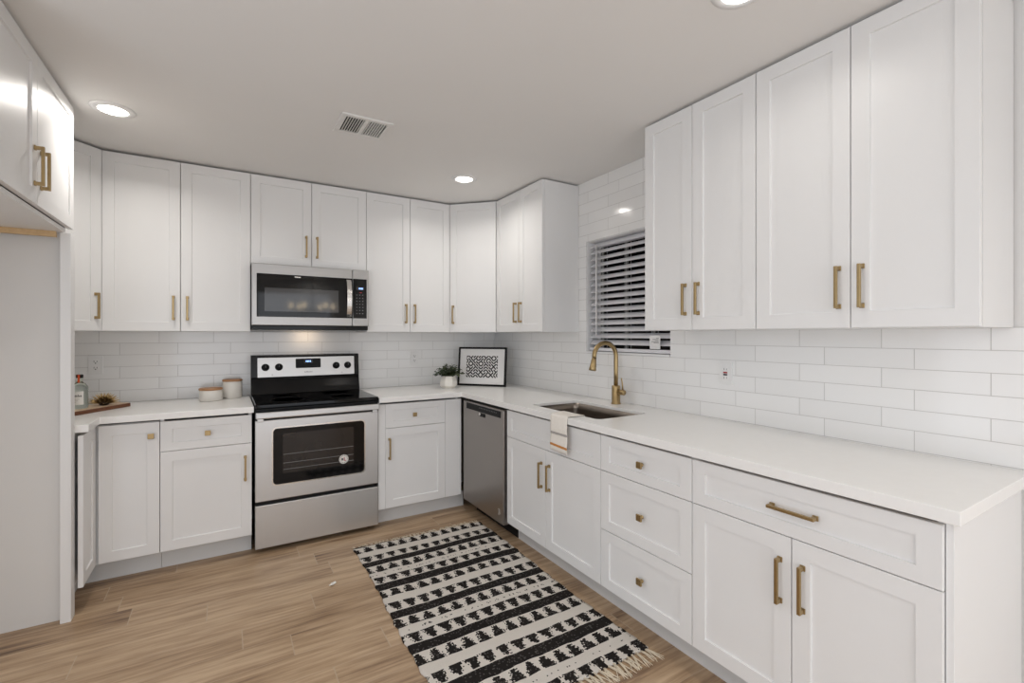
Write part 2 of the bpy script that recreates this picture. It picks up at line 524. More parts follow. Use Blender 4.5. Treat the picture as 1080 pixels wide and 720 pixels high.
# kitchen window: liner, frame, dark glass
b = MB()
b.box(0.0095, 0.118, WY1 - 0.004, WY1 - 0.0005, WZ0, WZ1).box(0.0095, 0.118, WY0 + 0.0005, WY0 + 0.004, WZ0, WZ1)
b.box(0.0095, 0.118, WY0 + .004, WY1 - .004, WZ1 - 0.004, WZ1 - .0005).box(-0.004, 0.118, WY0 + .004, WY1 - .004, WZ0 + .0005, WZ0 + 0.012)
win = struct(b.build('window_1', 'trim'))
b = MB()
b.box(0.119, 0.15, WY0 + .001, WY0 + 0.02, WZ0, WZ1).box(0.119, 0.15, WY1 - 0.02, WY1 - .001, WZ0, WZ1).box(0.119, 0.15, WY0 + .02, WY1 - .02, WZ0, WZ0 + .02).box(0.119, 0.15, WY0 + .02, WY1 - .02, WZ1 - .02, WZ1)
struct(b.build('window_frame', 'trim', win))
struct(MB().box(0.122, 0.145, WY0 + .0205, WY1 - .0205, WZ0 + .0205, WZ1 - .0205).build('glass_pane', 'night', win))
struct(MB().box(-0.006, 0.0075, YF, -3.515, 0, 0.09, bev=0.002).build('baseboard_right', 'trim'))

# ------------------------------------------------------------------ cabinets
DT = 0.020   # door thickness


def shaker_mesh(w, h, fr=0.056, frz=None, t=DT, rec=0.007):
    """Shaker front: x 0..w, z 0..h, back at y=0, front at y=-t, flat centre panel set in."""
    frz = frz or fr
    b = MB(); e = 0.0012; s = 0.003
    def rect(a, c, y):
        return [(a, y, c), (w - a, y, c), (w - a, y, h - c), (a, y, h - c)]
    def rect2(a, c, y):
        return [(a, y, c), (w - a, y, c), (w - a, y, h - c), (a, y, h - c)]
    loops = [rect(0, 0, 0), rect(0, 0, -t + e), rect(e, e, -t), rect2(fr, frz, -t), rect2(fr + s * 0.6, frz + s * 0.6, -t + rec)]
    vs = [p for l in loops for p in l]; fs = [(0, 3, 2, 1)]
    for k in range(len(loops) - 1):
        for i in range(4):
            fs.append((4 * k + i, 4 * k + (i + 1) % 4, 4 * k + 4 + (i + 1) % 4, 4 * k + 4 + i))
    n = 4 * (len(loops) - 1)
    fs.append((n, n + 1, n + 2, n + 3))
    b.faces(vs, fs)
    return b


_meshes = {}


def pull_mesh(L=0.15):
    """bar pull lying along z, standing off in -y from y=0, squared flared feet"""
    if ('pull', L) in _meshes:
        return _meshes[('pull', L)]
    b = MB(); w = 0.0055; so = 0.030
    b.box(-w, w, -so, -so + 0.010, -L / 2, L / 2, bev=0.0016)
    for sgn in (-1, 1):
        z0 = sgn * (L / 2 - 0.007)
        b.box(-w, w, -so + 0.006, -0.0006, z0 - 0.0065, z0 + 0.0065, bev=0.0012)
        b.box(-0.0078, 0.0078, -0.006, -0.0002, z0 - 0.0085, z0 + 0.0085, bev=0.001)
    o = b.build('handle', 'brass'); me = o.data
    bpy.data.objects.remove(o)
    _meshes[('pull', L)] = me
    return me


def knob_mesh():
    if 'knob' in _meshes:
        return _meshes['knob']
    b = MB()
    b.ring([(0.0085, -0.0003), (0.0085, -0.003), (0.0055, -0.005), (0.0055, -0.016)], center=(0, 0, 0), axis='y', seg=20)
    b.box(-0.0145, 0.0145, -0.025, -0.015, -0.0145, 0.0145, bev=0.002)
    o = b.build('knob', 'brass'); me = o.data
    bpy.data.objects.remove(o)
    _meshes['knob'] = me
    return me


def hardware(kind, parent, x, z, y=-DT, horizontal=False):
    me = knob_mesh() if kind == 'knob' else pull_mesh()
    o = bpy.data.objects.new(kind, me); COL.objects.link(o); o.parent = parent
    o.location = (x, y, z)
    if horizontal:
        o.rotation_euler = (0, PI / 2, 0)
    return o


def carcass(root, x0, x1, z0, z1, depth, top=True, mat='cab', shelf=True):
    """open-fronted box of panels, back on y=-0.001, front edge at y=-(depth-DT-0.001)"""
    t = 0.018; yb = -0.001; yf = -(depth - DT - 0.001); b = MB()
    b.box(x0, x0 + t, yf, yb, z0, z1).box(x1 - t, x1, yf, yb, z0, z1)
    b.box(x0 + t, x1 - t, yf, yb, z0, z0 + t)
    b.box(x0 + t, x1 - t, yb - 0.008, yb, z0 + t, z1 - (t if top else 0))
    if top:
        b.box(x0 + t, x1 - t, yf, yb, z1 - t, z1)
    return b.build('body', mat, root)


def front(root, kind, x0, x1, z0, z1, depth, hw=None, fr=0.056, frz=None):
    """a door or drawer front; hw = list of (kind, x, z, horizontal) in the root's own frame"""
    o = shaker_mesh(x1 - x0, z1 - z0, fr, frz).build(kind, 'cab', root)
    o.location = (x0, -(depth - DT), z0)
    for h in hw or []:
        hardware(h[0], o, h[1] - x0, h[2] - z0, -DT, h[3])
    return o


G = 0.0016          # half the gap between fronts
UZ0, UZ1 = 1.376, 2.439
UD = 0.325; BD = 0.625
GU = 'white wall cabinets'; GB = 'white base cabinets'


def upper(name, label, loc, rotz, w, seam, z0=UZ0, z1=UZ1, depth=UD, hz=(1.447, 1.597), group=GU):
    r = thing(name, label, 'cabinet', (loc[0], loc[1], z0), rotz, group)
    carcass(r, 0.0005, w - 0.0005, 0, z1 - z0, depth)
    zc = sum(hz) / 2 - z0
    front(r, 'door', G, seam - G, 0.002, z1 - z0 - 0.002, depth, [('handle', seam - 0.036, zc, False)])
    front(r, 'door', seam + G, w - G, 0.002, z1 - z0 - 0.002, depth, [('handle', seam + 0.036, zc, False)])
    return r


def corner_upper(label, loc, mirror):
    """five-sided corner cabinet with one diagonal door"""
    r = thing('corner_wall_cabinet', label, 'cabinet', (loc[0], loc[1], UZ0), 0, GU)
    s = -1 if not mirror else 1; A = 0.6075; Bq = UD - DT - 0.002; H = UZ1 - UZ0
    poly = [(s * 0.001, -0.001), (s * A, -0.001), (s * A, -Bq), (s * Bq, -A), (s * 0.001, -A)]
    MB().prism(poly, 0, H).build('body', 'cab', r)
    P = Vector((s * A, -Bq, 0)); Q = Vector((s * Bq, -A, 0))
    if mirror:
        P, Q = Q, P
    L = (Q - P).length; d = (Q - P).normalized(); wd = L - 0.034
    o = shaker_mesh(wd, H - 0.004).build('door', 'cab', r)
    st = P + d * 0.017; n = Vector((d.y, -d.x, 0))
    o.location = (st.x + n.x * 0.001, st.y + n.y * 0.001, 0.002); o.rotation_euler = (0, 0, math.atan2(d.y, d.x))
    hx = 0.032 if not mirror else wd - 0.032
    hardware('handle', o, hx, 1.522 - UZ0 - 0.002)
    return r


# uppers on the long back wall (front faces -y)
corner_upper('white corner wall cabinet with diagonal door next to the fridge surround', (XL, 0, 0), True)
upper('wall_cabinet', 'wide white two door wall cabinet left of the microwave', (-2.8215, 0), 0, 0.7635, 0.379)
upper('wall_cabinet', 'short white two door wall cabinet directly above the microwave', (-2.0575, 0), 0, 0.7645, 0.381, z0=1.831, hz=(1.903, 2.052))
upper('wall_cabinet', 'white two door wall cabinet right of the microwave', (-1.2925, 0), 0, 0.6835, 0.343)
corner_upper('white corner wall cabinet with diagonal door above the picture frame', (0, 0, 0), False)
# uppers on the window wall (front faces -x)
RZ = -PI / 2
upper('wall_cabinet', 'white two door wall cabinet on the left side of the window', (0, -0.6095), RZ, 0.6475, 0.3425)
upper('wall_cabinet', 'white two door wall cabinet directly right of the window', (0, -2.1895), RZ, 0.602, 0.2915)
upper('wall_cabinet', 'white two door wall cabinet at the near end of the window wall', (0, -2.7925), RZ, 0.678, 0.3445)

# base cabinets
BZ0, BZT = 0.115, 0.877
DZ0, DZS, DZ1 = 0.1235, 0.690, 0.862
FD = 0.045


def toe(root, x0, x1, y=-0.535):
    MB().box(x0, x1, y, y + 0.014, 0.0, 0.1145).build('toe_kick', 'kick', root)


# left corner unit with two hinged doors at a right angle
r = thing('corner_base_cabinet', 'white corner base cabinet with folding right angle doors beside the fridge panel', 'cabinet', (XL, 0, 0), 0, GB)
X = lambda x: x - XL
MB().prism([(0.001, -0.001), (X(-2.519), -0.001), (X(-2.519), -0.603), (X(-2.836), -0.603), (X(-2.836), -0.882), (0.001, -0.882)], BZ0, 0.864).build('body', 'cab', r)
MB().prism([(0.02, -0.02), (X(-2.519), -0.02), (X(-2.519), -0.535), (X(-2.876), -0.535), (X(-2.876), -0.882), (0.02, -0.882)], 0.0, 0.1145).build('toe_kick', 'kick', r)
front(r, 'door', X(-2.783), X(-2.519), DZ0, DZ1, BD, [('knob', X(-2.556), 0.788, False)])
o = shaker_mesh(0.2545, DZ1 - DZ0).build('door', 'cab', r)
o.location = (X(-2.812), -0.8845, DZ0); o.rotation_euler = (0, 0, PI / 2)

# drawer-over-door unit left of the range
r = thing('base_cabinet', 'white base cabinet with one drawer over one door left of the range', 'cabinet', (-2.5175, 0, 0), 0, GB)
carcass(r, 0.0005, 0.4555, BZ0, BZT, BD, top=False)
front(r, 'drawer', G, 0.456 - G, DZS + G, DZ1, BD, [('knob', 0.228, 0.778, False)], frz=FD)
front(r, 'door', G, 0.456 - G, DZ0, DZS - G, BD, [('handle', 0.456 - 0.036, 0.540, False)])
toe(r, 0.0, 0.456)

# right of the range, running into the corner
r = thing('base_cabinet', 'white base cabinet with one drawer over one door right of the range', 'cabinet', (-1.2855, 0, 0), 0, GB)
carcass(r, 0.0005, 0.62, BZ0, BZT, BD, top=False)
f = MB().box(0.0005, 0.0505, -BD, -BD + 0.018, BZ0 + .008, DZ1, bev=0.001).build('filler', 'cab', r)
front(r, 'drawer', 0.0515, 0.506, DZS + G, DZ1, BD, [('knob', 0.262, 0.775, False)], frz=FD)
front(r, 'door', 0.0515, 0.506, DZ0, DZS - G, BD, [('handle', 0.078, 0.545, False)])
MB().box(0.5075, 0.640, -BD, -BD + 0.018, BZ0 + .008, DZ1, bev=0.001).build('filler', 'cab', r)
toe(r, 0.0, 0.70)

# window wall: sink base, drawer base, end base
r = thing('sink_base_cabinet', 'white sink base cabinet with false front over two doors', 'cabinet', (0, -1.2825, 0), RZ, GB)
w = 0.9; carcass(r, 0.0005, w - 0.0005, BZ0, BZT, BD, top=False)
front(r, 'false_drawer_front', G, w - G, DZS + G, DZ1, BD, None, frz=FD)
sm = 0.4365
front(r, 'door', G, sm - G, DZ0, DZS - G, BD, [('handle', sm - 0.039, 0.538, False)])
front(r, 'door', sm + G, w - G, DZ0, DZS - G, BD, [('handle', sm + 0.039, 0.538, False)])
toe(r, 0.0, w)

r = thing('drawer_base_cabinet', 'white base cabinet of three stacked drawers right of the sink', 'cabinet', (0, -2.183, 0), RZ, GB)
w = 0.5285; carcass(r, 0.0005, w - 0.0005, BZ0, BZT, BD, top=False)
kx = 0.2685
front(r, 'drawer', G, w - G, DZS + G, DZ1, BD, [('knob', kx, 0.778, False)], frz=FD)
front(r, 'drawer', G, w - G, 0.4035 + G, DZS - G, BD, [('knob', kx, 0.546, False)], frz=0.05)
front(r, 'drawer', G, w - G, DZ0, 0.4035 - G, BD, [('knob', kx, 0.263, False)], frz=0.05)
toe(r, 0.0, w)

r = thing('base_cabinet', 'white base cabinet with wide drawer over two doors at counter end', 'cabinet', (0, -2.712, 0), RZ, GB)
w = 0.7615; carcass(r, 0.0005, w - 0.0005, BZ0, BZT, BD, top=False)
sm = 0.3815
front(r, 'drawer', G, w - G, DZS + G, DZ1, BD, [('handle', 0.388, 0.780, True)], frz=FD)
front(r, 'door', G, sm - G, DZ0, DZS - G, BD, [('handle', sm - 0.036, 0.540, False)])
front(r, 'door', sm + G, w - G, DZ0, DZS - G, BD, [('handle', sm + 0.036, 0.540, False)])
toe(r, 0.0, w)
MB().box(w + 0.0005, w + 0.017, -(BD - 0.012), -0.012, 0.0, BZT, bev=0.001).build('end_panel', 'cab', r)

# fridge surround: tall panel with front post, cabinet bridging over the opening
r = thing('fridge_end_panel', 'tall white panel with front post closing off the empty fridge bay', 'panel', (XL, -0.886, 0), 0)
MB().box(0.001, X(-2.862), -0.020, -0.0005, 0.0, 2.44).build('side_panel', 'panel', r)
MB().box(X(-2.8615), X(-2.8225), -0.066, -0.0005, 0.0, 1.831, bev=0.002).build('front_post', 'cab', r)
r = thing('over_fridge_cabinet', 'deep white two door cabinet above the empty fridge bay', 'cabinet', (XL, -1.898, 1.855), PI / 2, GU)
w = 0.943; dep = X(-2.8205)
carcass(r, 0.0005, w - 0.0005, -0.022, UZ1 - 1.855, dep)
sm = 0.478
front(r, 'door', G, sm - G, 0.0, UZ1 - 1.855 - 0.002, dep, [('handle', sm - 0.036, 0.142, False)])
front(r, 'door', sm + G, w + 0.040, 0.0, UZ1 - 1.855 - 0.002, dep, [('handle', sm + 0.036, 0.142, False)])
MB().box(w - 0.02, w - 0.0005, -(dep - 0.05), -0.02, -0.048, -0.0225).build('cleat', 'cleat', r)

# ------------------------------------------------------------------ countertops
CZ0, CZ1 = 0.8775, 0.914


def slab(outer, holes, z0, z1, bev=0.002):
    b = MB(); bm = b.bm
    edges = []
    for loop in [outer] + holes:
        v = [bm.verts.new((x, y, z1)) for x, y in loop]
        edges += [bm.edges.new((v[i], v[(i + 1) % len(v)])) for i in range(len(v))]
    bmesh.ops.triangle_fill(bm, use_beauty=True, use_dissolve=False, edges=edges)
    ext = bmesh.ops.extrude_face_region(bm, geom=bm.faces[:])
    for v in [g for g in ext['geom'] if isinstance(g, bmesh.types.BMVert)]:
        v.co.z = z0
    bmesh.ops.recalc_face_normals(bm, faces=bm.faces[:])
    if bev:
        es = [e for e in bm.edges if len(e.link_faces) == 2 and e.calc_face_angle(0) > 1.0]
        bmesh.ops.bevel(bm, geom=es, offset=bev, segments=2, profile=0.5, affect='EDGES')
    return b


CF = 0.6515
o = slab([(XL + 0.001, -0.001), (-2.0525, -0.001), (-2.0525, -CF), (-2.772, -CF), (-2.772, -0.884), (XL + 0.001, -0.884)], [], CZ0, CZ1).build('countertop', 'quartz')
tag(o, 'white quartz countertop left of the range, turning the corner', 'countertop', 'white quartz countertops')
SX0, SX1, SY0, SY1 = -0.548, -0.180, -2.080, -1.452
hole = rrect(SX0, SX1, SY0, SY1, 0.034, 6)
o = slab([(-1.2845, -0.001), (-0.001, -0.001), (-0.001, -3.513), (-CF, -3.513), (-CF, -CF), (-1.2845, -CF)], [hole], CZ0, CZ1).build('countertop', 'quartz')
tag(o, 'long white quartz countertop holding the sink along the window wall', 'countertop', 'white quartz countertops')

# ------------------------------------------------------------------ sink
r = thing('kitchen_sink', 'undermount stainless steel single bowl sink set in the counter', 'sink', ((SX0 + SX1) / 2, (SY0 + SY1) / 2, 0.70))
b = MB(); hx, hy = (SX1 - SX0) / 2, (SY1 - SY0) / 2
loops = []
for g, z, rr in ((-0.0030, 0.1980, 0.032), (-0.0032, 0.160, 0.032), (-0.006, 0.03, 0.032), (-0.014, 0.010, 0.04), (-0.03, 0.0, 0.035)):
    loops.append([(x, y, z) for x, y in rrect(-hx - g, hx + g, -hy - g, hy + g, rr, 6)])
vs = [p for l in loops for p in l]; k = len(loops[0]); fs = []
for j in range(len(loops) - 1):
    for i in range(k):
        fs.append((j * k + i, j * k + (i + 1) % k, (j + 1) * k + (i + 1) % k, (j + 1) * k + i))
fs.append(tuple(range((len(loops) - 1) * k, len(loops) * k)))
b.faces(vs, fs, 'steel_sink', False)
for f in b.bm.faces:
    f.smooth = len(f.verts) == 4
o = b.build('bowl', None, r)
sd = o.modifiers.new('thickness', 'SOLIDIFY'); sd.thickness = 0.0015; sd.offset = 1.0
MB().ring([(0.0, 0.0025), (0.022, 0.0022), (0.026, 0.004), (0.043, 0.003), (0.045, 0.0008)], seg=32).build('drain', 'chrome', r)

# ------------------------------------------------------------------ faucet
r = thing('kitchen_faucet', 'gold gooseneck pull down faucet standing behind the sink', 'faucet', (-0.070, -1.713, CZ1))
MB().ring([(0.031, 0.0003), (0.031, 0.005), (0.0265, 0.009), (0.0265, 0.112), (0.024, 0.117), (0.0, 0.117)], seg=36).build('base', 'brass', r)
ang = PI * 0.985
dirv = Vector((math.cos(ang), math.sin(ang), 0))
R = 0.088; H0 = 0.302
pts = [(0, 0, 0.115), (0, 0, 0.2), (0, 0, H0)]
for i in range(1, 19):
    t = PI * i / 18 * 1.02
    c = dirv * (R - R * math.cos(t)); pts.append((c.x, c.y, H0 + R * math.sin(t)))
MB().tube(pts, 0.0138, seg=18).build('spout', 'brass', r)
e = Vector(pts[-1]); dn = (Vector(pts[-1]) - Vector(pts[-2])).normalized() + dirv * 0.16
dn.normalize()
hp = [e - dn * 0.002, e + dn * 0.012, e + dn * 0.016, e + dn * 0.035, e + dn * 0.055, e + dn * 0.076, e + dn * 0.080]
hd = MB().tube(hp, [0.0145, 0.0148, 0.0165, 0.0170, 0.0195, 0.0235, 0.019], seg=20).build('spray_head', 'brass', r)
side = Vector((dn.y, -dn.x, 0)).normalized()
q = e + dn * 0.040 + Vector((0, -0.0172, 0)) * 0 + (-dirv) * 0.0165
MB().box(q.x - 0.003, q.x + 0.003, q.y - 0.007, q.y + 0.007, q.z - 0.018, q.z + 0.013, bev=0.0015).build('spray_button', 'blackmat', hd)
b = MB().tube([(0, -0.0255, 0.078), (0, -0.050, 0.078), (0, -0.072, 0.078), (0, -0.076, 0.078)], [0.017, 0.017, 0.017, 0.014], seg=20)
lv = b.build('valve', 'brass', r)
MB().tube([(0, -0.060, 0.092), (0.0, -0.056, 0.13), (0.0, -0.050, 0.168)], [0.0052, 0.0045, 0.0038], seg=10).build('lever', 'brass', lv)

# ------------------------------------------------------------------ range
r = thing('range', 'stainless steel freestanding electric range with black glass cooktop', 'range', (-2.0475, 0, 0))
RW = 0.758; FY = -0.650
b = MB()
b.box(0, RW, -0.615, -0.018, 0.035, 0.895, 'black', bev=0.003)
for fx in (0.05, RW - 0.05):
    for fy in (-0.56, -0.08):
        b.ring([(0.016, 0.0), (0.016, 0.036)], 'blackmat', center=(fx, fy, 0), seg=16)
b.build('body', None, r)
MB().box(0.0005, RW - 0.0005, -0.6505, -0.075, 0.8955, 0.924, bev=0.006).build('cooktop', 'glassblk', r)
for cx, cy, rr in ((0.20, -0.475, 0.105), (0.55, -0.475, 0.085), (0.20, -0.225, 0.075), (0.55, -0.225, 0.105)):
    MB().ring([(rr - 0.0022, 0.0), (rr - 0.0022, 0.0006), (rr, 0.0006), (rr, 0.0)], seg=48, center=(cx, cy, 0.9242)).build('burner_ring', 'burnmark', r)
# door
dr = MB().box(0.002, RW - 0.002, FY, -0.617, 0.322, 0.824, bev=0.004).build('oven_door', 'steel', r)
wx0, wx1, wz0, wz1 = 0.100, 0.659, 0.417, 0.768
b = MB().prism(rrect(wx0 - 0.008, wx1 + 0.008, wz0 - 0.008, wz1 + 0.008, 0.028), FY - 0.0025, FY - 0.0002, axis='y')
b.build('window_bezel', 'chrome', dr)
b = MB().prism(rrect(wx0, wx1, wz0, wz1, 0.024), FY - 0.0040, FY - 0.0022, axis='y').build('oven_window', 'glassblk', dr)
MB().prism(rrect(wx0 + 0.055, wx1 - 0.07, wz0 + 0.065, wz1 - 0.035, 0.006), FY - 0.0046, FY - 0.0040, axis='y').build('window_view', 'ovenin', dr)
for zz in (0.505, 0.545, 0.600):
    MB().box(wx0 + 0.058, wx1 - 0.073, FY - 0.0050, FY - 0.0046, zz, zz + 0.0032).build('rack', 'greytext', dr)
cx, cz = 0.523, 0.522
st = MB().prism([(cx + 0.030 * math.cos(2 * PI * i / 32), cz + 0.030 * math.sin(2 * PI * i / 32)) for i in range(32)], FY - 0.0056, FY - 0.0050, axis='y').build('round_sticker', 'label', dr)
st['label'] = 'round white sticker with dark ring and red centre mark'
b = MB()
for i in range(14):
    t = 2 * PI * i / 14
    x, z = cx + 0.0235 * math.cos(t), cz + 0.0235 * math.sin(t)
    b.box(x - 0.0025, x + 0.0025, FY - 0.0059, FY - 0.0057, z - 0.0025, z + 0.0025, 'ink')
b.box(cx - 0.015, cx - 0.003, FY - 0.0059, FY - 0.0057, cz - 0.008, cz + 0.008, 'ink').box(cx + 0.001, cx + 0.006, FY - 0.0059, FY - 0.0057, cz - 0.012, cz + 0.012, 'redtext')
b.box(cx + 0.006, cx + 0.015, FY - 0.0059, FY - 0.0057, cz - 0.012, cz - 0.007, 'redtext')
b.build('sticker_print', None, st)
# full-width handle
b = MB(); b.box(0.003, RW - 0.003, FY - 0.036, FY - 0.020, 0.838, 0.878, bev=0.006)
for x in (0.03, RW - 0.03):
    b.box(x - 0.018, x + 0.018, FY - 0.022, FY + 0.002, 0.818, 0.862, bev=0.003)
b.build('door_handle', 'steel', dr)
MB().box(0.004, RW - 0.004, FY + 0.006, -0.616, 0.826, 0.894).build('vent_trim', 'blackmat', r)
b = MB().box(0.002, RW - 0.002, FY, -0.617, 0.032, 0.299, bev=0.004).build('storage_drawer', 'steel', r)
MB().box(0.006, RW - 0.006, FY + 0.012, -0.616, 0.300, 0.321).build('drawer_gap_trim', 'blackmat', r)
# backguard
b = MB().prism([(-0.020, 0.9245), (-0.118, 0.9245), (-0.108, 0.965), (-0.092, 1.02), (-0.086, 1.035), (-0.094, 1.045), (-0.078, 1.204), (-0.060, 1.207), (-0.020, 1.207)], 0.001, RW - 0.003, axis='x', bev=0.002)
bg = b.build('backguard', 'black', r)


def on_guard(z):
    return -0.094 + (z - 1.045) * (0.016 / 0.159)


def guard_plate(x0, x1, z0, z1, lift, name, mat, parent, rr=0.004):
    b = MB().prism(rrect(x0, x1, z0, z1, rr, 3), 0.0, 0.002, axis='y')
    for v in b.bm.verts:
        v.co.y = on_guard(v.co.z) - lift - (0.002 - v.co.y)
    return b.build(name, mat, parent)


guard_plate(0.043, 0.719, 1.047, 1.187, 0.0001, 'control_panel', 'steel', bg)
dp = guard_plate(0.294, 0.470, 1.106, 1.176, 0.0022, 'display', 'blackmat', bg, 0.006)
guard_plate(0.352, 0.414, 1.142, 1.168, 0.0043, 'display_window', 'glassblk', dp, 0.002)
b = MB()
for i, (x, h) in enumerate(((0.368, 0.012), (0.377, 0.012), (0.386, 0.012), (0.396, 0.012))):
    y = on_guard(1.155) - 0.0068
    b.box(x - 0.0028, x + 0.0028, y, y + 0.0003, 1.155 - h / 2, 1.155 + h / 2)
b.build('clock_digits', 'blue', dp)
b = MB()
for i in range(9):
    h = random.choice((0.006, 0.008, 0.010)); x = 0.357 + i * 0.0062; y = on_guard(1.076) - 0.0026
    b.box(x - 0.0018, x + 0.0018, y, y + 0.0004, 1.072, 1.072 + h)
b.build('brand_mark', 'greytext', bg)
for x in (0.0935, 0.1815, 0.5825, 0.6685):
    y = on_guard(1.118) - 0.0022
    kb = MB().ring([(0.026, 0.0), (0.026, -0.004), (0.0225, -0.006), (0.0205, -0.022), (0.018, -0.025), (0.0, -0.025)], axis='y', seg=28).build('knob', 'blackmat', bg, (x, y, 1.118))
    MB().box(-0.0012, 0.0012, -0.0257, -0.0251, 0.002, 0.019).build('pointer', 'dimtext', kb)
for x in (0.1375, 0.6255):
    y = on_guard(1.062) - 0.0026
    MB().box(x - 0.002, x + 0.002, y, y + .0004, 1.058, 1.067).build('knob_marking', 'greytext', bg)

# ------------------------------------------------------------------ microwave
r = thing('over_range_microwave', 'stainless steel over the range microwave with black glass door', 'microwave', (-2.0565, 0, 1.388))
MW = 0.7610; mz = lambda z: z - 1.388
MB().box(0.001, MW - 0.001, -0.385, -0.002, 0.004, 0.4415, bev=0.002).build('body', 'blackmat', r)
MB().box(0.004, MW - 0.004, -0.394, -0.060, 0.0, 0.030, bev=0.003).build('vent_base', 'black', r)
sp = 0.6425
md = MB().box(0.001, sp - 0.0012, -0.418, -0.386, mz(1.418), mz(1.828), bev=0.004).build('door', 'steel_mw', r)
cp = MB().box(sp + 0.0012, MW - 0.001, -0.418, -0.386, mz(1.418), mz(1.828), bev=0.004).build('control_panel', 'steel_mw', r)
MB().box(0.030, sp - 0.0012, -0.4205, -0.4182, mz(1.475), mz(1.762), bev=0.0008).build('door_glass', 'glassblk', md)
MB().box(0.044, 0.588, -0.4212, -0.4206, mz(1.490), mz(1.712)).build('door_window', 'glassblk', md)
MB().box(0.076, 0.545, -0.4217, -0.4213, mz(1.512), mz(1.669)).build('window_screen', 'glassgrey', md)
MB().box(0.258, 0.296, -0.4210, -0.4206, mz(1.746), mz(1.752)).build('brand_mark', 'chrome', md)
pts = [(0.615, -0.4205 - 0.034 * math.sin(PI * (i / 14)) ** 0.5, mz(1.484) + (1.752 - 1.484) * i / 14) for i in range(15)]
b = MB()
for i in range(14):
    (x, y0, z0), (_, y1, z1) = pts[i], pts[i + 1]
    b.faces([(x - 0.016, y0, z0), (x + 0.016, y0, z0), (x + 0.016, y1, z1), (x - 0.016, y1, z1),
             (x - 0.016, y0 + 0.011, z0), (x + 0.016, y0 + 0.011, z0), (x + 0.016, y1 + 0.011, z1), (x - 0.016, y1 + 0.011, z1)],
            [(0, 1, 2, 3), (4, 7, 6, 5), (0, 3, 7, 4), (1, 5, 6, 2), (0, 4, 5, 1), (3, 2, 6, 7)])
bmesh.ops.remove_doubles(b.bm, verts=b.bm.verts[:], dist=1e-5)
b.build('handle', 'chrome', md)
MB().box(sp + 0.003, MW - 0.018, -0.4205, -0.4182, mz(1.475), mz(1.762), bev=0.0008).build('keypad_glass', 'glassblk', cp)
MB().box(0.668, 0.722, -0.4210, -0.4206, mz(1.682), mz(1.703)).build('display_window', 'glassgrey', cp)
b = MB()
for x in (0.690, 0.697, 0.705, 0.712):
    b.box(x - 0.0022, x + 0.0022, -0.4214, -0.4211, mz(1.687), mz(1.698))
b.build('clock_digits', 'blue', cp)
b = MB()
for i in range(3):
    for j in range(7):
        x = 0.672 + i * 0.021; z = mz(1.645 - j * 0.0225)
        b.box(x - 0.004, x + 0.004, -0.4210, -0.4206, z - 0.003, z + 0.003, 'dimtext')
b.box(0.690, 0.708, -0.4210, -0.4206, mz(1.660), mz(1.666), 'redtext')
b.build('keypad', None, cp)
lt = MB().box(0.30, 0.46, -0.16, -0.10, -0.0018, -0.0002).build('cooktop_light', 'trim', r)
l = bpy.data.lights.new('cooktop_glow', 'AREA'); l.shape = 'RECTANGLE'; l.size = 0.14; l.size_y = 0.05; l.energy = 0.14; l.color = (1.0, 0.74, 0.48)
lo = bpy.data.objects.new('cooktop_glow', l); COL.objects.link(lo); lo.parent = r; lo.location = (0.38, -0.085, -0.006); lo.rotation_euler = (0.35, 0, 0)

# ------------------------------------------------------------------ dishwasher (front faces -x)
r = thing('dishwasher', 'dark stainless steel dishwasher between the corner and sink cabinet', 'dishwasher', (0, -0.672, 0), RZ)
DWW = 0.606
b = MB().box(0.004, DWW - 0.004, -0.598, -0.03, 0.10, 0.868, 'blackmat')
for fx in (0.05, DWW - 0.05):
    for fy in (-0.5, -0.08):
        b.ring([(0.014, 0.0), (0.014, 0.101)], 'blackmat', center=(fx, fy, 0), seg=14)
b.build('tub', None, r)
dd = MB().box(-0.018, DWW - 0.014, -0.640, -0.600, 0.098, 0.856, bev=0.004).build('door', 'steel_dark', r)
b = MB().box(0.038, 0.556, -0.6415, -0.6402, 0.800, 0.845, 'hole', bev=0.0006)
for i in range(12):
    x = 0.25 + i * 0.022
    b.box(x, x + 0.008, -0.6420, -0.6416, 0.826, 0.832, 'dimtext')
b.build('control_strip', None, dd)
hb = MB().box(0.255, 0.335, -0.645, -0.6402, 0.770, 0.795, bev=0.002).build('latch_pocket', 'blackmat', dd)
MB().ring([(0.012, -0.6405), (0.012, -0.650), (0.009, -0.653), (0.0, -0.653)], center=(0.265, 0, 0.786), axis='y', seg=20).build('latch_button', 'chrome', dd)
cx, cz = 0.530, 0.172
b = MB()
for i in range(18):
    t = 2 * PI * i / 18
    if 2.2 < t < 4.0:
        continue
    x, z = cx + 0.0165 * math.cos(t), cz + 0.0165 * math.sin(t)
    b.box(x - 0.0016, x + 0.0016, -0.6412, -0.6404, z - 0.0016, z + 0.0016)
b.box(cx - 0.003, cx + 0.006, -0.6412, -0.6404, cz + 0.004, cz + 0.0065).box(cx - 0.003, cx + 0.006, -0.6412, -0.6404, cz - 0.0075, cz - 0.005).box(cx + 0.0035, cx + 0.006, -0.6412, -0.6404, cz - 0.005, cz + 0.004)
b.build('round_badge', 'label', dd)
MB().box(0.004, DWW - 0.004, -0.535, -0.515, 0.0, 0.095).build('toe_panel', 'blackmat', r)

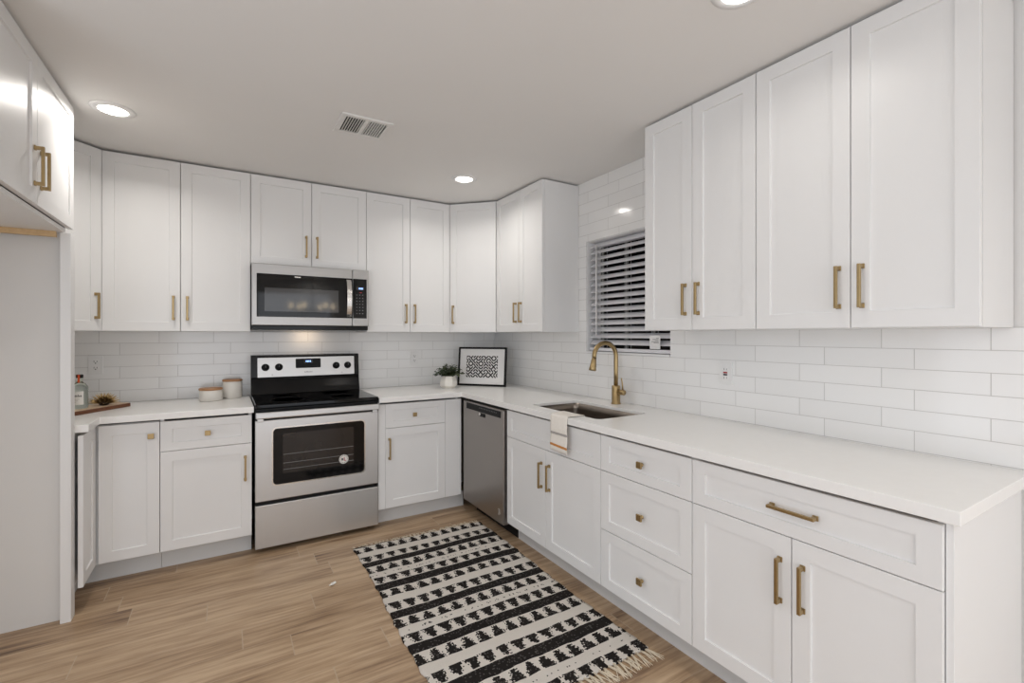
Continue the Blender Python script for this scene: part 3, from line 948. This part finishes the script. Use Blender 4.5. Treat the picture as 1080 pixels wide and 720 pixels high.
# ------------------------------------------------------------------ window blind
r = thing('window_blind', 'white horizontal slat blind half open in the kitchen window', 'blind', (0.045, (WY0 + WY1) / 2, WZ0 + 0.012))
hw = (WY1 - WY0) / 2 - 0.012; Hh = WZ1 - WZ0 - 0.021
MB().box(0.022, 0.050, -hw, hw, Hh - 0.034, Hh, bev=0.003).build('headrail', 'slat', r)
b = MB(); pitch = 0.0456; n = 16; ta = math.radians(39); z0 = 0.065
for i in range(n):
    z = z0 + i * pitch
    dx, dz = 0.0238 * math.cos(ta), 0.0238 * math.sin(ta)
    nx, nz = -math.sin(ta) * 0.0014, math.cos(ta) * 0.0014
    prof = [(-dx, -dz), (-dx * 0.4, -dz * 0.4 + 0.0015), (dx * 0.4, dz * 0.4 + 0.0015), (dx, dz)]
    top = [(x + nx, zz + nz) for x, zz in prof]; bot = [(x - nx, zz - nz) for x, zz in prof][::-1]
    b.prism([(x, z + zz) for x, zz in top + bot], -hw + .002, hw - .002, axis='y')
b.build('slats', 'slat', r)
MB().box(-0.026, 0.022, -hw + .001, hw - .001, 0.004, 0.026, bev=0.003).build('bottom_rail', 'slat', r)
for y in (hw - 0.135, 0.0, -hw + 0.135):
    b = MB()
    for x in (-0.021, 0.021):
        b.tube([(x, y, 0.02), (x, y, Hh - 0.04)], 0.0009, seg=6)
    for k in (-0.012, 0.012):
        b.tube([(-0.0215, y + k, 0.02), (-0.0215, y + k, Hh - 0.04)], 0.0008, seg=6)
    b.build('ladder_cord', 'white', r)
wd = MB().tube([(-0.036, hw - 0.088, Hh - 0.03), (-0.037, hw - 0.088, Hh - 0.35), (-0.037, hw - 0.088, 0.115)], 0.0055, seg=8).build('tilt_wand', 'white', r)
b = MB().box(-0.030, -0.0285, -0.285, -0.205, 0.030, 0.112, 'white')
for k in range(5):
    b.box(-0.0305, -0.0301, -0.275, -0.275 + 0.02 + 0.009 * ((k * 3) % 5), 0.094 - k * 0.007, 0.097 - k * 0.007, 'greytext')
t = b.build('warning_tag', None, r); t['label'] = 'small white paper tag with lines of grey print'

# ------------------------------------------------------------------ outlets


def outlet(label, loc, rotz, gfci=False):
    r = thing('wall_outlet', label, 'outlet', loc, rotz, 'white wall outlets')
    MB().prism(rrect(-0.036, 0.036, -0.058, 0.058, 0.004, 3), -0.006, -0.0003, axis='y', bev=0.001).build('cover_plate', 'white', r)
    if gfci:
        s = MB().box(-0.017, 0.017, -0.0085, -0.0062, -0.034, 0.034, bev=0.0008).build('receptacle', 'white', r)
        MB().box(-0.011, 0.011, -0.0098, -0.0086, 0.001, 0.009).build('reset_button', 'redtext', s)
        MB().box(-0.011, 0.011, -0.0098, -0.0086, -0.010, -0.002).build('test_button', 'ink', s)
        for z in (0.022, -0.022):
            for x, h in ((-0.00675, 0.005), (0.00675, 0.004)):
                MB().box(x - 0.00125, x + 0.00125, -0.0089, -0.0086, z - h, z + h).build('slot', 'ink', s)
    else:
        for z0 in (0.0195, -0.0195):
            s = MB().prism(rrect(-0.0165, 0.0165, z0 - 0.0145, z0 + 0.0145, 0.006, 4), -0.0082, -0.0062, axis='y').build('receptacle', 'white', r)
            for x0, x1, a0, a1 in ((-0.0085, -0.0060, -0.003, 0.008), (0.0060, 0.0085, -0.002, 0.007), (-0.003, 0.003, -0.011, -0.005)):
                MB().box(x0, x1, -0.0088, -0.0083, z0 + a0, z0 + a1).build('slot', 'ink', s)


outlet('white duplex outlet on tile above the glass bottle', (-2.905, 0, 1.163), 0)
outlet('white duplex outlet on tile behind and left of the potted plant', (-0.800, 0, 1.153), 0)
outlet('white safety outlet with red and black buttons on window wall tile', (0, -2.440, 1.155), RZ, True)

# ------------------------------------------------------------------ ceiling fixtures


def downlight(label, x, y, group='round recessed ceiling lights', watts=LAMP_W):
    r = thing('recessed_light', label, 'ceiling light', (x, y, CEIL), 0, group)
    MB().ring([(0.060, -0.003), (0.060, -0.0075), (0.078, -0.0065), (0.090, -0.002), (0.090, -0.0003), (0.060, -0.0003)], seg=48).build('trim_ring', 'trim', r)
    MB().ring([(0.0, -0.0055), (0.059, -0.0055), (0.0595, -0.0008), (0.0, -0.0008)], seg=48).build('lens', 'lens', r)
    l = bpy.data.lights.new('downlight_glow', 'AREA'); l.shape = 'DISK'; l.size = 0.11; l.energy = watts; l.color = LAMP_COL; l.spread = math.radians(155)
    lo = bpy.data.objects.new('downlight_glow', l); COL.objects.link(lo); lo.parent = r; lo.location = (0, 0, -0.012)


downlight('round recessed ceiling light in front of the fridge surround corner', -2.668, -0.960)
downlight('round recessed ceiling light by the right corner wall cabinet', -0.770, -0.938, watts=3.4)
downlight('round recessed ceiling light cut by the top edge of the photo', -0.800, -3.030, watts=1.2)
downlight('unseen recessed ceiling light added for fill above the fridge bay side', -2.668, -3.030)  # unseen fourth lamp, added to balance the lighting
for px, py, wh in ((-2.6, -5.2, 'nearer left'), (-0.8, -5.2, 'nearer right'), (-2.6, -6.2, 'farther left'), (-0.8, -6.2, 'farther right')):
    downlight('unseen recessed ceiling light added for fill over the dining area, ' + wh + ' of four', px, py, watts=5.0)  # unseen lamps added behind the camera for extra diffuse light

r = thing('ceiling_vent', 'white rectangular air register in the middle of the ceiling', 'vent', (-1.582, -1.408, CEIL))
b = MB(); fx, fy, bw = 0.128, 0.118, 0.026
b.box(-fx, fx, -fy, -fy + bw, -0.010, -0.0003, bev=0.002).box(-fx, fx, fy - bw, fy, -0.010, -0.0003, bev=0.002)
b.box(-fx, -fx + bw, -fy + bw, fy - bw, -0.010, -0.0003, bev=0.002).box(fx - bw, fx, -fy + bw, fy - bw, -0.010, -0.0003, bev=0.002).box(-0.009, 0.009, -fy + bw, fy - bw, -0.010, -0.0003, bev=0.001)
b.build('frame', 'ventpaint', r)
MB().box(-fx + bw, fx - bw, -fy + bw, fy - bw, -0.0015, -0.0003).build('duct_opening', 'hole', r)
for sg in (-1, 1):
    b = MB()
    for i in range(7):
        x = sg * (0.016 + i * 0.0125); t = 0.0042 if sg < 0 else -0.0017
        b.prism([(x - t - 0.0008, -0.009), (x - t + 0.0008, -0.009), (x + t + 0.0008, -0.002), (x + t - 0.0008, -0.002)], -fy + bw, fy - bw, axis='y')
    b.build('louvers', 'ventpaint', r)

# chandelier in the dining area behind the camera (seen mirrored in the microwave and range)
r = thing('chandelier', 'black branching chandelier with bare bulbs behind the camera', 'chandelier', (-0.95, -5.45, CEIL))
MB().ring([(0.06, -0.0003), (0.06, -0.02), (0.02, -0.03), (0.0, -0.03)], seg=28).build('canopy', 'blackmat', r)
MB().tube([(0, 0, -0.02), (0, 0, -0.70)], 0.008, seg=10).build('stem', 'blackmat', r)
for i in range(6):
    t = 2 * PI * i / 6; c, s_ = math.cos(t), math.sin(t)
    a = MB().tube([(0, 0, -0.66), (0.15 * c, 0.15 * s_, -0.70), (0.33 * c, 0.33 * s_, -0.66)], 0.007, seg=8).build('arm', 'blackmat', r)
    MB().ring([(0.012, -0.66), (0.030, -0.63), (0.034, -0.60), (0.024, -0.565), (0.0, -0.55)], center=(0.33 * c, 0.33 * s_, 0), seg=20).build('bulb', 'bulb', a)

# ------------------------------------------------------------------ rug
RX0, RX1, RY0, RY1 = -1.515, -0.640, -2.503, -0.900
r = thing('woven_rug', 'black and cream striped cotton rug with fringe on the plank floor', 'rug', (RX0, RY1, 0.0))
b = MB(); nx, ny = 60, 112; Lx, Ly = RX1 - RX0, RY1 - RY0
top = []
for j in range(ny + 1):
    row = []
    for i in range(nx + 1):
        u, v = i / nx, j / ny
        wob = 0.0035 * math.sin(v * 61 + 1.3 * math.sin(v * 23)) + 0.002 * math.sin(v * 140)
        x = u * Lx + wob * (1 if u > 0.99 else (-1 if u < 0.01 else 0)) - 0.012 * v + 0.008 * math.sin(v * 7)
        y = -v * Ly + 0.004 * math.sin(u * 37) * (1 if (v < 0.005 or v > 0.995) else 0.2) - 0.025 * (u - 0.5) * (1 - v)
        z = 0.0078 + 0.0014 * math.sin(u * 9 + v * 5) + 0.0008 * math.sin(v * 260)
        row.append((x, y, z))
    top.append(row)
vs = [p for rw in top for p in rw]; N1 = nx + 1
fs = [(j * N1 + i, j * N1 + i + 1, (j + 1) * N1 + i + 1, (j + 1) * N1 + i) for j in range(ny) for i in range(nx)]
nb = len(vs)
per = [(0, i) for i in range(nx)] + [(j, nx) for j in range(ny)] + [(ny, i) for i in range(nx, 0, -1)] + [(j, 0) for j in range(ny, 0, -1)]
vs += [(top[j][i][0], top[j][i][1], 0.0006) for j, i in per]
for k, (j, i) in enumerate(per):
    k2 = (k + 1) % len(per); j2, i2 = per[k2]
    fs.append((j * N1 + i, nb + k, nb + k2, j2 * N1 + i2))
fs.append(tuple(range(nb, nb + len(per))))
b.faces(vs, fs, 'rug', True)
b.build('woven_field', None, r)
tm = []
for k in range(4):
    b = MB(); rs = random.Random(40 + k)
    for q in range(5):
        a0 = (q - 2) * 0.0028; sx = rs.uniform(-0.016, 0.016)
        b.tube([(a0 * 0.5, 0.004, 0.006), (a0 + sx * 0.3, -0.022, 0.0065), (a0 * 1.6 + sx, -0.042 - rs.uniform(0, .012), 0.0038), (a0 * 2.2 + sx * 1.5, -0.060 - rs.uniform(0, .016), 0.0022)], [0.0021, 0.0019, 0.0016, 0.0010], seg=5)
    o = b.build('tassel', 'cotton'); tm.append(o.data); bpy.data.objects.remove(o)
for end in (0, 1):
    for i in range(34):
        u = (i + 0.5) / 34; me = tm[random.randrange(4)]
        o = bpy.data.objects.new('tassel', me); COL.objects.link(o); o.parent = r
        if end:
            o.location = (u * Lx - 0.010, -Ly - 0.002, 0.0); o.rotation_euler = (0, 0, random.uniform(-0.35, 0.45)); o.scale = (1, random.uniform(0.85, 1.25), 1)
        else:
            o.location = (u * Lx, 0.002 - 0.025 * (u - 0.5), 0.0); o.rotation_euler = (0, 0, PI + random.uniform(-0.5, 0.5)); o.scale = (0.9, random.uniform(0.5, 0.75), 1)

# ------------------------------------------------------------------ towel over the sink edge
r = thing('dish_towel', 'cream dish towel with orange stripe draped over the sink front edge', 'towel', (-CF, -1.890, CZ1))
path = [(0.155, -0.075), (0.125, -0.030), (0.1105, -0.004), (0.104, 0.0032), (0.085, 0.0040), (0.04, 0.0036), (0.008, 0.0042), (-0.003, 0.002), (-0.0062, -0.010), (-0.0075, -0.05)]
path += [(-0.0090 - 0.0015 * math.sin(i), -0.05 - 0.0132 * i) for i in range(1, 12)]
b = MB(); nx = 14; tw = 0.073
rows = []
acc = 0.0
for k, (px, pz) in enumerate(path):
    row = []
    for i in range(nx + 1):
        u = i / nx - 0.5
        fold = 0.0026 * math.sin(u * 13 + k * 0.25) * (1.0 if px < 0 else 0.4)
        shrink = 1.0 if px < 0.02 else 1.0 + 0.25 * min(1, px / 0.12)
        skew = 0.10 * max(px, 0)
        if px < -0.0055:
            row.append((px - abs(fold), u * 2 * tw * shrink + skew, pz + 0.02 * (u) * (1 if k > 14 else 0) * 0.3))
        else:
            row.append((px, u * 2 * tw * shrink + skew, pz + abs(fold) * (0.8 if pz > -0.002 else 0)))
    rows.append(row)
vs = [p for q in rows for p in q]; N1 = nx + 1
v = [b.bm.verts.new(p) for p in vs]
for k in range(len(rows) - 1):
    zc = (path[k][1] + path[k + 1][1]) / 2
    m = 'towel'
    if -0.165 < zc < -0.150 and path[k][0] < 0:
        m = 'towel_o'
    elif -0.100 < zc < -0.087 and path[k][0] < 0:
        m = 'towel_g'
    for i in range(nx):
        f = b.bm.faces.new((v[k * N1 + i], v[k * N1 + i + 1], v[(k + 1) * N1 + i + 1], v[(k + 1) * N1 + i])); f.material_index = b.mi(m); f.smooth = True
o = b.build('cloth', None, r)
sd = o.modifiers.new('thickness', 'SOLIDIFY'); sd.thickness = 0.0016; sd.offset = 1.0

# ------------------------------------------------------------------ counter decor
# framed print leaning in the corner
pa = Vector((-0.462, -0.165, 0)); pb_ = Vector((-0.178, -0.512, 0)); d = pb_ - pa
r = thing('picture_frame', 'black framed maze pattern print leaning in the counter corner', 'picture', (pa.x, pa.y, CZ1 + 0.0008), math.atan2(d.y, d.x))
FW, FH, fb = d.length, 0.335, 0.016
lean = Matrix.Rotation(math.radians(-6.0), 4, 'X')


def leaned(b):
    return b.xform(lean)


b = MB()
b.box(0, FW, -0.010, 0.012, 0, fb, bev=0.0015).box(0, FW, -0.010, 0.012, FH - fb, FH, bev=0.0015).box(0, fb, -0.010, 0.012, fb, FH - fb, bev=0.0015).box(FW - fb, FW, -0.010, 0.012, fb, FH - fb, bev=0.0015)
leaned(b).build('frame', 'frame', r)
leaned(MB().box(fb, FW - fb, -0.0035, 0.004, fb, FH - fb)).build('picture_mat', 'mat', r)
leaned(MB().box(FW * 0.175, FW * 0.825, -0.0046, -0.0037, FH * 0.215, FH * 0.775)).build('print', 'maze', r)

# plant
r = thing('potted_plant', 'small bushy green plant in white faceted pot beside the picture', 'plant', (-0.615, -0.315, CZ1))
b = MB().ring([(0.050, 0.0004), (0.071, 0.022), (0.071, 0.056), (0.052, 0.100), (0.047, 0.100), (0.045, 0.090), (0.0, 0.090)], 'pot', sides=7, smooth=False, a0=0.3)
b.build('pot', None, r)
MB().ring([(0.0, 0.0935), (0.03, 0.0935), (0.0435, 0.0912), (0.0, 0.0910)], seg=20).build('soil', 'soil', r)
b = MB(); rs = random.Random(3)
for i in range(120):
    az = rs.uniform(0, 2 * PI); el = rs.uniform(0.3, 1.5); L = rs.uniform(0.070, 0.132) * (0.8 + 0.25 * math.cos(el))
    p0 = Vector((0.02 * math.cos(az), 0.02 * math.sin(az), 0.092)); dr_ = Vector((math.cos(az) * math.cos(el), math.sin(az) * math.cos(el), math.sin(el)))
    p1 = p0 + dr_ * L * 0.6; p2 = p0 + dr_ * L + Vector((0, 0, -0.028 * math.cos(el)))
    mt = 'leaf' if rs.random() < 0.72 else 'leaf2'
    b.tube([p0, p1, p2], [0.0012, 0.001, 0.0007], 'leaf', seg=4)
    for k in range(7):
        q = p1.lerp(p2, k / 6) if k > 2 else p0.lerp(p1, 0.35 + 0.3 * k)
        a2 = rs.uniform(0, 2 * PI); nrm = Vector((math.cos(a2), math.sin(a2), rs.uniform(-0.2, 0.7))).normalized()
        w_ = nrm.cross(dr_).normalized() * rs.uniform(0.005, 0.008); ln = nrm * rs.uniform(0.016, 0.027)
        b.faces([q, q + ln * 0.5 + w_, q + ln, q + ln * 0.5 - w_, q + ln * 0.5 + Vector((0, 0, 0.0025))], [(0, 1, 4), (1, 2, 4), (2, 3, 4), (3, 0, 4)], mt)
b.build('foliage', None, r)


def canister(label, x, y, rad, h, rz):
    r = thing('canister', label, 'canister', (x, y, CZ1), rz, 'cream canisters with wooden lids')
    MB().ring([(rad - 0.006, 0.0004), (rad, 0.006), (rad, h - 0.004), (rad - 0.003, h), (rad - 0.01, h), (0.0, h - 0.002)], seg=40).build('jar', 'ceramic', r)
    MB().ring([(0.0, h + 0.0004), (rad + 0.001, h + 0.0004), (rad + 0.002, h + 0.004), (rad + 0.002, h + 0.010), (rad - 0.002, h + 0.013), (0.0, h + 0.013)], seg=40).build('lid', 'lid', r)


canister('short cream canister with flat wooden lid, farther from the range', -2.285, -0.185, 0.067, 0.072, 0.3)
canister('taller cream canister with flat wooden lid next to the range', -2.160, -0.098, 0.060, 0.117, 1.1)

# serving board across the left corner
ba = Vector((-2.955, -0.600, 0)); bb = Vector((-2.696, -0.228, 0)); d = (bb - ba)
r = thing('serving_board', 'dark edged wooden serving board under the bottle in left corner', 'board', (ba.x, ba.y, CZ1 + 0.0006), math.atan2(d.y, d.x))
L = d.length; Wd = 0.165
b = MB().prism(rrect(0, L, 0, Wd, 0.012, 4), 0.0, 0.0205, bev=0.002)
b.build('plank', 'board', r)
MB().prism(rrect(0.006, L - 0.006, 0.006, Wd - 0.006, 0.009, 4), 0.0207, 0.0222).build('light_face', 'board_t', r)
BT = CZ1 + 0.0232
# bottle
r = thing('glass_bottle', 'clear glass bottle with white label and black stopper on the serving board', 'bottle', (-2.905, -0.385, BT), -0.5)
r.scale = (1, 1, 0.84)
pr = [(0.040, 0.0), (0.050, 0.004), (0.052, 0.012), (0.052, 0.128), (0.049, 0.146), (0.036, 0.166), (0.022, 0.176), (0.018, 0.184), (0.018, 0.196), (0.0205, 0.198), (0.0205, 0.206), (0.0, 0.206)]
inn = [(0.0, 0.200)]
pr = [(a_ * 0.72, b_) for a_, b_ in pr]
MB().ring(pr, seg=40).build('glass_body', 'glass', r)
bt = MB().ring([(0.0, 0.2064), (0.0155, 0.2064), (0.016, 0.212), (0.016, 0.226), (0.014, 0.2285), (0.0, 0.2285)], seg=28).build('stopper', 'blackmat', r)
MB().box(0.003, 0.0145, -0.0180, -0.0164, 0.176, 0.228, bev=0.0006).build('tax_strip', 'orange', r)
# curved label band on the front of the glass
b = MB(); n = 24
def band(m, r0, z0, z1, a0, a1, n=24):
    vs = []
    for i in range(n + 1):
        t = a0 + (a1 - a0) * i / n
        vs += [(r0 * math.cos(t), r0 * math.sin(t), z0), (r0 * math.cos(t), r0 * math.sin(t), z1)]
    b.faces(vs, [(2 * i, 2 * i + 2, 2 * i + 3, 2 * i + 1) for i in range(n)], m, True)
band('label', 0.0380, 0.030, 0.118, -PI / 2 - 1.15, -PI / 2 + 1.15)
lb = b.build('label_band', None, r)
b = MB(); rs = random.Random(5)
t = -PI / 2 - 0.85
while t < -PI / 2 + 0.85:
    w_ = rs.uniform(0.06, 0.13); hh = rs.uniform(0.010, 0.017)
    band('ink', 0.0384, 0.082, 0.082 + hh, t, t + w_, 3); t += w_ + 0.05
for k in range(3):
    band('towel_g', 0.0384, 0.066 - k * 0.011, 0.0685 - k * 0.011, -PI / 2 - 0.7, -PI / 2 + 0.7 - 0.2 * k, 14)
b.build('label_print', None, lb)
# spiky ornament
r = thing('spiky_ornament', 'gold spiked urchin ornament resting on the serving board', 'ornament', (-2.815, -0.290, BT))
MB().ring([(0.012, 0.0), (0.022, 0.003), (0.026, 0.014), (0.022, 0.024), (0.010, 0.031), (0.0, 0.032)], seg=20).build('core', 'core', r)
b = MB().tube([(0, 0, 0.018), (0, 0, 0.05), (0, 0, 0.070)], [0.0042, 0.0030, 0.0004], seg=6); o = b.build('spike', 'spike'); sme = o.data; bpy.data.objects.remove(o)
gold = math.pi * (3 - math.sqrt(5))
for i in range(58):
    zz = 0.02 + 0.97 * (i + 0.5) / 58; rr = math.sqrt(1 - zz * zz); th = gold * i
    dv = Vector((rr * math.cos(th), rr * math.sin(th), zz))
    o = bpy.data.objects.new('spike', sme); COL.objects.link(o); o.parent = r
    o.location = (0, 0, 0.012); o.rotation_euler = Vector((0, 0, 1)).rotation_difference(dv).to_euler(); o.scale = (1, 1, 1.15 - 0.2 * zz)

# little crumpled scrap lying on the floor left of the rug
b = MB(); rs = random.Random(11)
n = 5; vs = []
for j in range(n):
    for i in range(n):
        vs.append((-0.020 + 0.010 * i + rs.uniform(-0.003, 0.003), -0.011 + 0.0055 * j + rs.uniform(-0.002, 0.002), 0.0012 + rs.uniform(0, 0.010)))
b.faces(vs, [(j * n + i, j * n + i + 1, (j + 1) * n + i + 1, (j + 1) * n + i) for j in range(n - 1) for i in range(n - 1)], 'label')
o = b.build('paper_scrap', None, None, (-1.705, -1.250, 0.0), 0.9)
sd = o.modifiers.new('thickness', 'SOLIDIFY'); sd.thickness = 0.0008
tag(o, 'tiny crumpled white scrap on the plank floor left of the rug', 'scrap')
